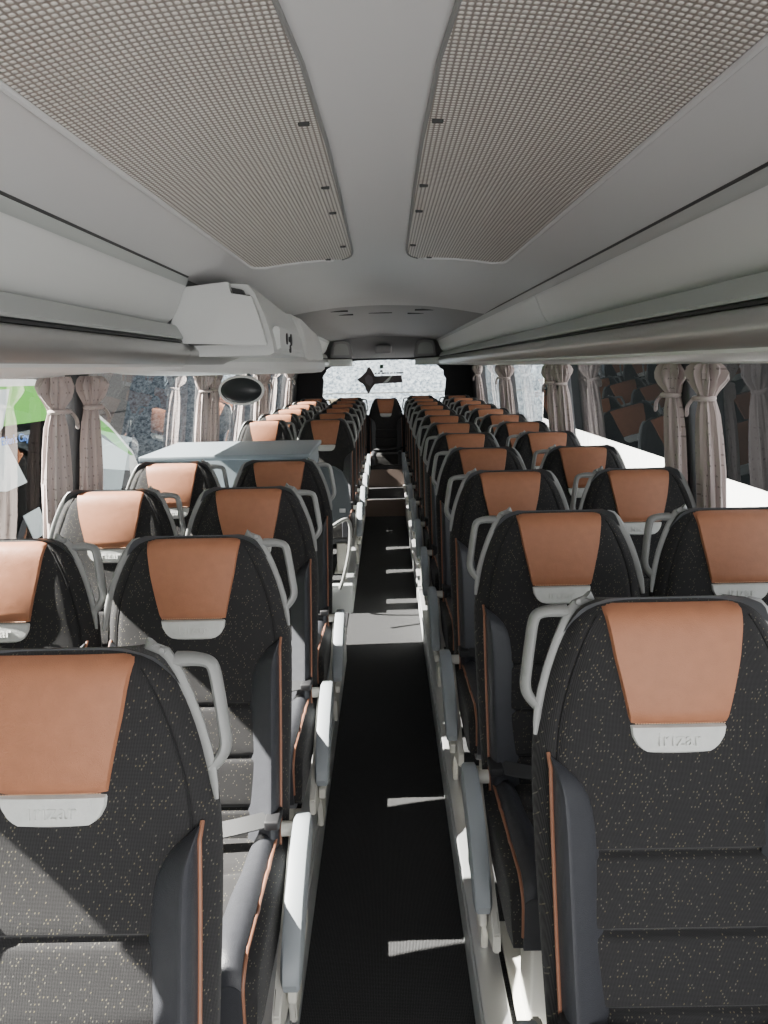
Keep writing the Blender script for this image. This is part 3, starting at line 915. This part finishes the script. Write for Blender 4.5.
# convex mirror
mr = thing('convex_mirror', 'oval convex mirror with pale rim hanging below the overhead cabinet', 'mirror', (-.655, 3.36, H_CAM-.098))
def oval(a, b, y, n=32): return [Vector((a*math.cos(2*PI*i/n), y, b*math.sin(2*PI*i/n))) for i in range(n)]
bm = bmesh.new(); loft(bm, [oval(.098, .060, 0), oval(.090, .053, -.009), oval(.07, .041, -.018), oval(.04, .023, -.024), oval(.01, .006, -.026)]); link('mirror_glass', bm, M['mirror'], mr)
bm = bmesh.new(); loft(bm, [oval(.099, .061, -.002), oval(.105, .067, -.004), oval(.108, .070, .004), oval(.095, .06, .02), oval(.05, .03, .03)]); link('mirror_rim', bm, M['white'], mr)
bm = bmesh.new(); tube(bm, [(.03, .02, .03), (.03, .03, .055), (.03, .04, .072)], .009, 8); link('bracket', bm, M['shell'], mr)

# ------------------------------------------------------------------ grey counter and stairwell
ct = thing('grey_counter', 'blue-grey boxy counter behind the front seats beside the stairwell', 'counter', (0, 0, 0))
ZC = 1.325
bm = bmesh.new(); box(bm, -1.235, -.372, 3.56, 4.26, ZC-.025, ZC, 0, .006); link('counter_top', bm, M['counter'], ct)
bm = bmesh.new(); box(bm, -1.225, -.392, 3.585, 4.25, ZP, ZC-.025, 0, .004); box(bm, -1.2, -.40, 3.29, 3.60, ZP, 1.05, 0, .004); box(bm, -1.2, -.30, 3.19, 3.60, ZP, .72, 0, .004); link('counter_body_sun_block', bm, M['counter'], ct)  # two unseen front boxes added to block a sun slit on the floor
sp = thing('stair_panel', 'grey curved side panel by the stairwell handrail', 'panel', (0, 0, 0))
bm = bmesh.new()
prism(bm, [(-.95, .70), (-.95, 1.06), (-.36, 1.06), (-.30, 1.02), (-.262, .92), (-.245, .76), (-.262, .70), (-.36, .62), (-.60, .62)], 'y', 5.0, 5.03)
bmesh.ops.bevel(bm, geom=bm.edges[:], offset=.008, segments=3, affect='EDGES'); link('panel_body', bm, M['panelgrey'], sp)
bm = bmesh.new(); box(bm, -.33, -.285, 4.985, 5.0, .725, .755, 0, .004); link('latch', bm, M['metal'], sp)
bm = bmesh.new(); box(bm, -.92, -.86, 5.005, 5.028, ZP, .72, 0, .004); link('leg', bm, M['metal'], sp)
bm = bmesh.new()
tube(bm, smooth_path([(-.60, 4.55, .56), (-.40, 4.66, .67), (-.29, 4.74, .725), (-.25, 4.78, .70), (-.245, 4.80, .60), (-.262, 4.80, .46), (-.30, 4.82, .30), (-.33, 4.86, .205), (-.335, 4.93, .20)], 6), .013, 10)
tag(link('handrail', bm, M['handle']), 'bent metal handrail at the stairwell', 'handrail')
bm = bmesh.new(); box(bm, -1.2, AL, 4.885, 4.90, 0, ZP+.012, 0, .003); box(bm, -1.2, AL+.014, 4.875, 4.93, ZP+.0, ZP+.018, 0, .004)
struct(link('trim_stair_edge', bm, M['rail']), 'pale edge of the platform behind the stairwell')
bm = bmesh.new(); box(bm, -1.2, AL-.02, 4.05, 4.90, .0, .006)
struct(link('floor_stairwell', bm, M['black'], None, False), 'dark stairwell floor')

# ------------------------------------------------------------------ curtains
def curtain_bm(seed, wide=.085, thick=.05, tie=.13, lean=0):
    rnd = random.Random(seed); ph = rnd.random()*6; bm = bmesh.new(); rings = []
    zs = [(.0, .062, .036), (-.012, .074, .046), (-.035, .084, .052), (-.06, .078, .050), (-.085, .060, .042), (-tie+.012, .036, .028), (-tie, .029, .024), (-tie-.015, .033, .027), (-tie-.06, .048, .034),
          (-.28, .058, .038), (-.40, wide, thick), (-.55, wide*.97, thick), (-.70, wide*.92, thick*.95), (-.84, wide*.88, thick*.9)]
    n = 64
    for z, a, b in zs:
        ring = []
        for i in range(n):
            th = 2*PI*i/n
            pl = 1 + .16*math.sin(9*th+ph+z*3) + .08*math.sin(17*th+ph*2-z*5)
            if z > -.11: pl += .14*math.sin(2*th+ph) + .12*math.sin(3*th+2*ph+z*45) + .08*math.sin(5*th-ph+z*70) + .09*math.sin(13*th+ph)*(1 if z > -.09 else .3)
            ring.append(Vector((math.cos(th)*b*pl, math.sin(th)*a*pl, z)))
        rings.append(ring)
    loft(bm, rings)
    for v in bm.verts: v.co.x += lean*(-v.co.z)
    return bm
cpos = []
for s, side in ((-1, 'green bus'), (1, 'white coach')):
    for i, y in enumerate(PIL[1:]):
        for q, off in ((0, -.30), (1, .02)):
            if i == 3 and q == 1: continue
            cpos.append((s, y+off, i, q, side))
for s, y, i, q, side in cpos:
    lab = 'dusty pink tied curtain %s the %s window pillar, %s side' % ('in front of' if q == 0 else 'behind', ORD[i], side)
    r = thing('curtain', lab, 'curtain', (s*1.222, y, 1.735), 'tied-back dusty pink curtains')
    link('curtain_cloth', curtain_bm(i*7+q*3+(s > 0)*11, .066 if q == 0 else .056, .042, lean=s*TILT*.8), M['curtain'], r)
    bm = bmesh.new()
    tube(bm, [(math.cos(2*PI*k/20)*.033, math.sin(2*PI*k/20)*.042, -.13) for k in range(21)], .010, 8)
    tube(bm, smooth_path([(-s*.03, .02, -.13), (-s*.045, .035, -.16), (-s*.042, .045, -.20)], 4), [.012]*8+[.006], 6, 0, (1.4, .5))
    link('tieback', bm, M['curtain'], r)
# scalloped dark rear blinds are part of the black rear wall

# ------------------------------------------------------------------ outside
GZ = -1.35
bm = bmesh.new(); box(bm, -30, 30, -20, 40, GZ-.1, GZ)
struct(link('ground', bm, M['ground'], None, False), 'asphalt yard outside')
bm = bmesh.new(); box(bm, -8.3, -8.0, -15, 24, GZ, 6.2, 0)  # unseen upper height added to cut sky light through the left windows
for z in (.55, 2.2): box(bm, -8.01, -7.985, -15, 24, z, z+.03, 1)
struct(link('wall_outside', bm, [M['wallgrey'], M['groove']], None, False), 'grey pebbled retaining wall beyond the green bus')
bm = bmesh.new()
v = [bm.verts.new(p) for p in ((-12, 20.5, GZ), (14, 20.5, GZ), (14, 26.5, 6.0), (-12, 26.5, 6.0))]; bm.faces.new(v)  # rear wall built as a slope, shaped so the sun brightens it
struct(link('terrain_bank', bm, M['wallbright'], None, False), 'stony bank behind the coach, sloped to catch the sun')
bm = bmesh.new(); box(bm, -4, 4, 20.4, 20.42, .99, 1.02)
struct(link('trim_bank_line', bm, M['handle'], None, False), 'thin dark line across the stony bank')
nb = thing('notice_board', 'beige notice strip standing behind the coach seen through the rear window', 'sign', (-.75, 12.2, GZ))
bm = bmesh.new(); box(bm, -.2, .2, 0, .03, 1.14-GZ, 1.22-GZ, 0, .004); link('board', bm, M['sign'], nb)
for x in (-.15, .15):
    bm = bmesh.new(); box(bm, x-.02, x+.02, .03, .06, 0, 1.2-GZ); link('post', bm, M['shell'], nb)

# green bus on the left
gb = thing('green_bus', 'green and white bus parked beyond the windows with blue lettering', 'bus', (0, 0, .10))
top = [(-3.5, 1.62), (5.2, 1.62), (6.2, 1.60), (6.7, 1.52), (7.2, 1.36), (7.8, 1.08), (8.4, .72), (8.7, .35), (8.8, -.3), (8.8, -1.1)]
body = [(y, z) for y, z in top] + [(-3.5, -1.1)]
bm = bmesh.new(); prism(bm, body, 'x', -5.3, -3.0); link('bus_body', bm, M['buswhite'], gb)
bm = bmesh.new()
up_ = [(-3.5, 1.56), (5.2, 1.56), (6.2, 1.545), (6.7, 1.46), (7.2, 1.31), (7.8, 1.03), (8.4, .67)]
lo_ = [(8.2, .70), (7.6, .98), (7.0, 1.17), (6.4, 1.24), (5.2, 1.25), (-3.5, 1.25)]
prism(bm, up_+lo_, 'x', -3.0, -2.99); link('green_band', bm, M['green'], gb)
bm = bmesh.new()
prism(bm, [(-3.5, 1.25), (5.2, 1.25), (6.4, 1.24), (7.0, 1.17), (7.6, .98), (8.2, .68), (8.3, .2), (8.0, -.1), (-3.5, -.1)], 'x', -3.0, -2.992); link('side_window', bm, M['busglass'], gb)
for nm, pts in (('painted_reflection', [(5.2, 1.53), (5.75, 1.53), (5.58, 1.24), (5.5, 1.20), (5.2, 1.20)]),
                ('painted_reflection', [(5.2, 1.17), (5.58, 1.16), (5.85, .76), (5.52, .74), (5.2, .80)]),
                ('painted_reflection', [(5.72, .50), (6.00, .52), (6.10, .28), (5.85, .26)]),
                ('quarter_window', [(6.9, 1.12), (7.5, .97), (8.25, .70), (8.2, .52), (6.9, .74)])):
    bm = bmesh.new(); prism(bm, pts, 'x', -2.992, -2.985); link(nm, bm, M['pale'], gb, False)  # pale shapes are sky reflections painted onto the bus glass
me = text_mesh("Eden's City", .095, .002); me.materials.append(M['blue'])
o = bpy.data.objects.new('fleet_name', me); COL.objects.link(o); o.parent = gb; o.location = (-2.984, 5.74, 1.13); o.rotation_euler = (PI/2, 0, PI/2)

# white coach on the right
wc = thing('white_coach', 'white coach with dark tinted windows parked beyond the windows', 'coach', (0, 0, 0))
XR = 4.2
bm = bmesh.new(); box(bm, XR, XR+2.5, 4.5, 19.2, -1.0, 2.3, 0, .08); link('coach_body', bm, M['buswhite'], wc)
bm = bmesh.new(); box(bm, XR-.012, XR+.05, 4.6, 19.0, .31, 1.95, 0, .01); link('tinted_glazing', bm, M['busglass'], wc)

# ------------------------------------------------------------------ light
w = bpy.data.worlds.new('world'); sc.world = w; w.use_nodes = True
t = w.node_tree; t.nodes.clear()
out = t.nodes.new('ShaderNodeOutputWorld'); bg = t.nodes.new('ShaderNodeBackground'); sky = t.nodes.new('ShaderNodeTexSky')
sky.sky_type = 'NISHITA'; sky.sun_disc = False; sky.sun_elevation = math.radians(46); sky.sun_rotation = math.radians(-90)
bg.inputs[1].default_value = .28
hs = t.nodes.new('ShaderNodeHueSaturation'); hs.inputs['Saturation'].default_value = .08
t.links.new(sky.outputs[0], hs.inputs['Color']); t.links.new(hs.outputs[0], bg.inputs[0]); t.links.new(bg.outputs[0], out.inputs[0])
sun_d = bpy.data.lights.new('sun', 'SUN'); sun_d.energy = 27.; sun_d.angle = math.radians(.5); sun_d.color = (1, .95, .87)
sun = bpy.data.objects.new('sun', sun_d); COL.objects.link(sun)
S = Vector((-1., -.05, .89)).normalized()
sun.rotation_euler = S.to_track_quat('Z', 'Y').to_euler()
# added fill lamp standing in for windscreen daylight, angled to lift the left rack
a_d = bpy.data.lights.new('added_front_fill', 'AREA'); a_d.shape = 'RECTANGLE'; a_d.size = 2.2; a_d.size_y = 1.5; a_d.energy = 24; a_d.color = (1, .98, .96)
al = bpy.data.objects.new('added_front_fill', a_d); COL.objects.link(al)
al.location = (.7, Y0-.1, 1.2); al.rotation_euler = (PI/2, 0, math.radians(38))

sc.view_settings.view_transform = 'AgX'
sc.view_settings.look = 'AgX - Base Contrast'
sc.view_settings.exposure = 1.1
sc.cycles.max_bounces = 10
sc.cycles.transparent_max_bounces = 16
sc.cycles.use_denoising = True
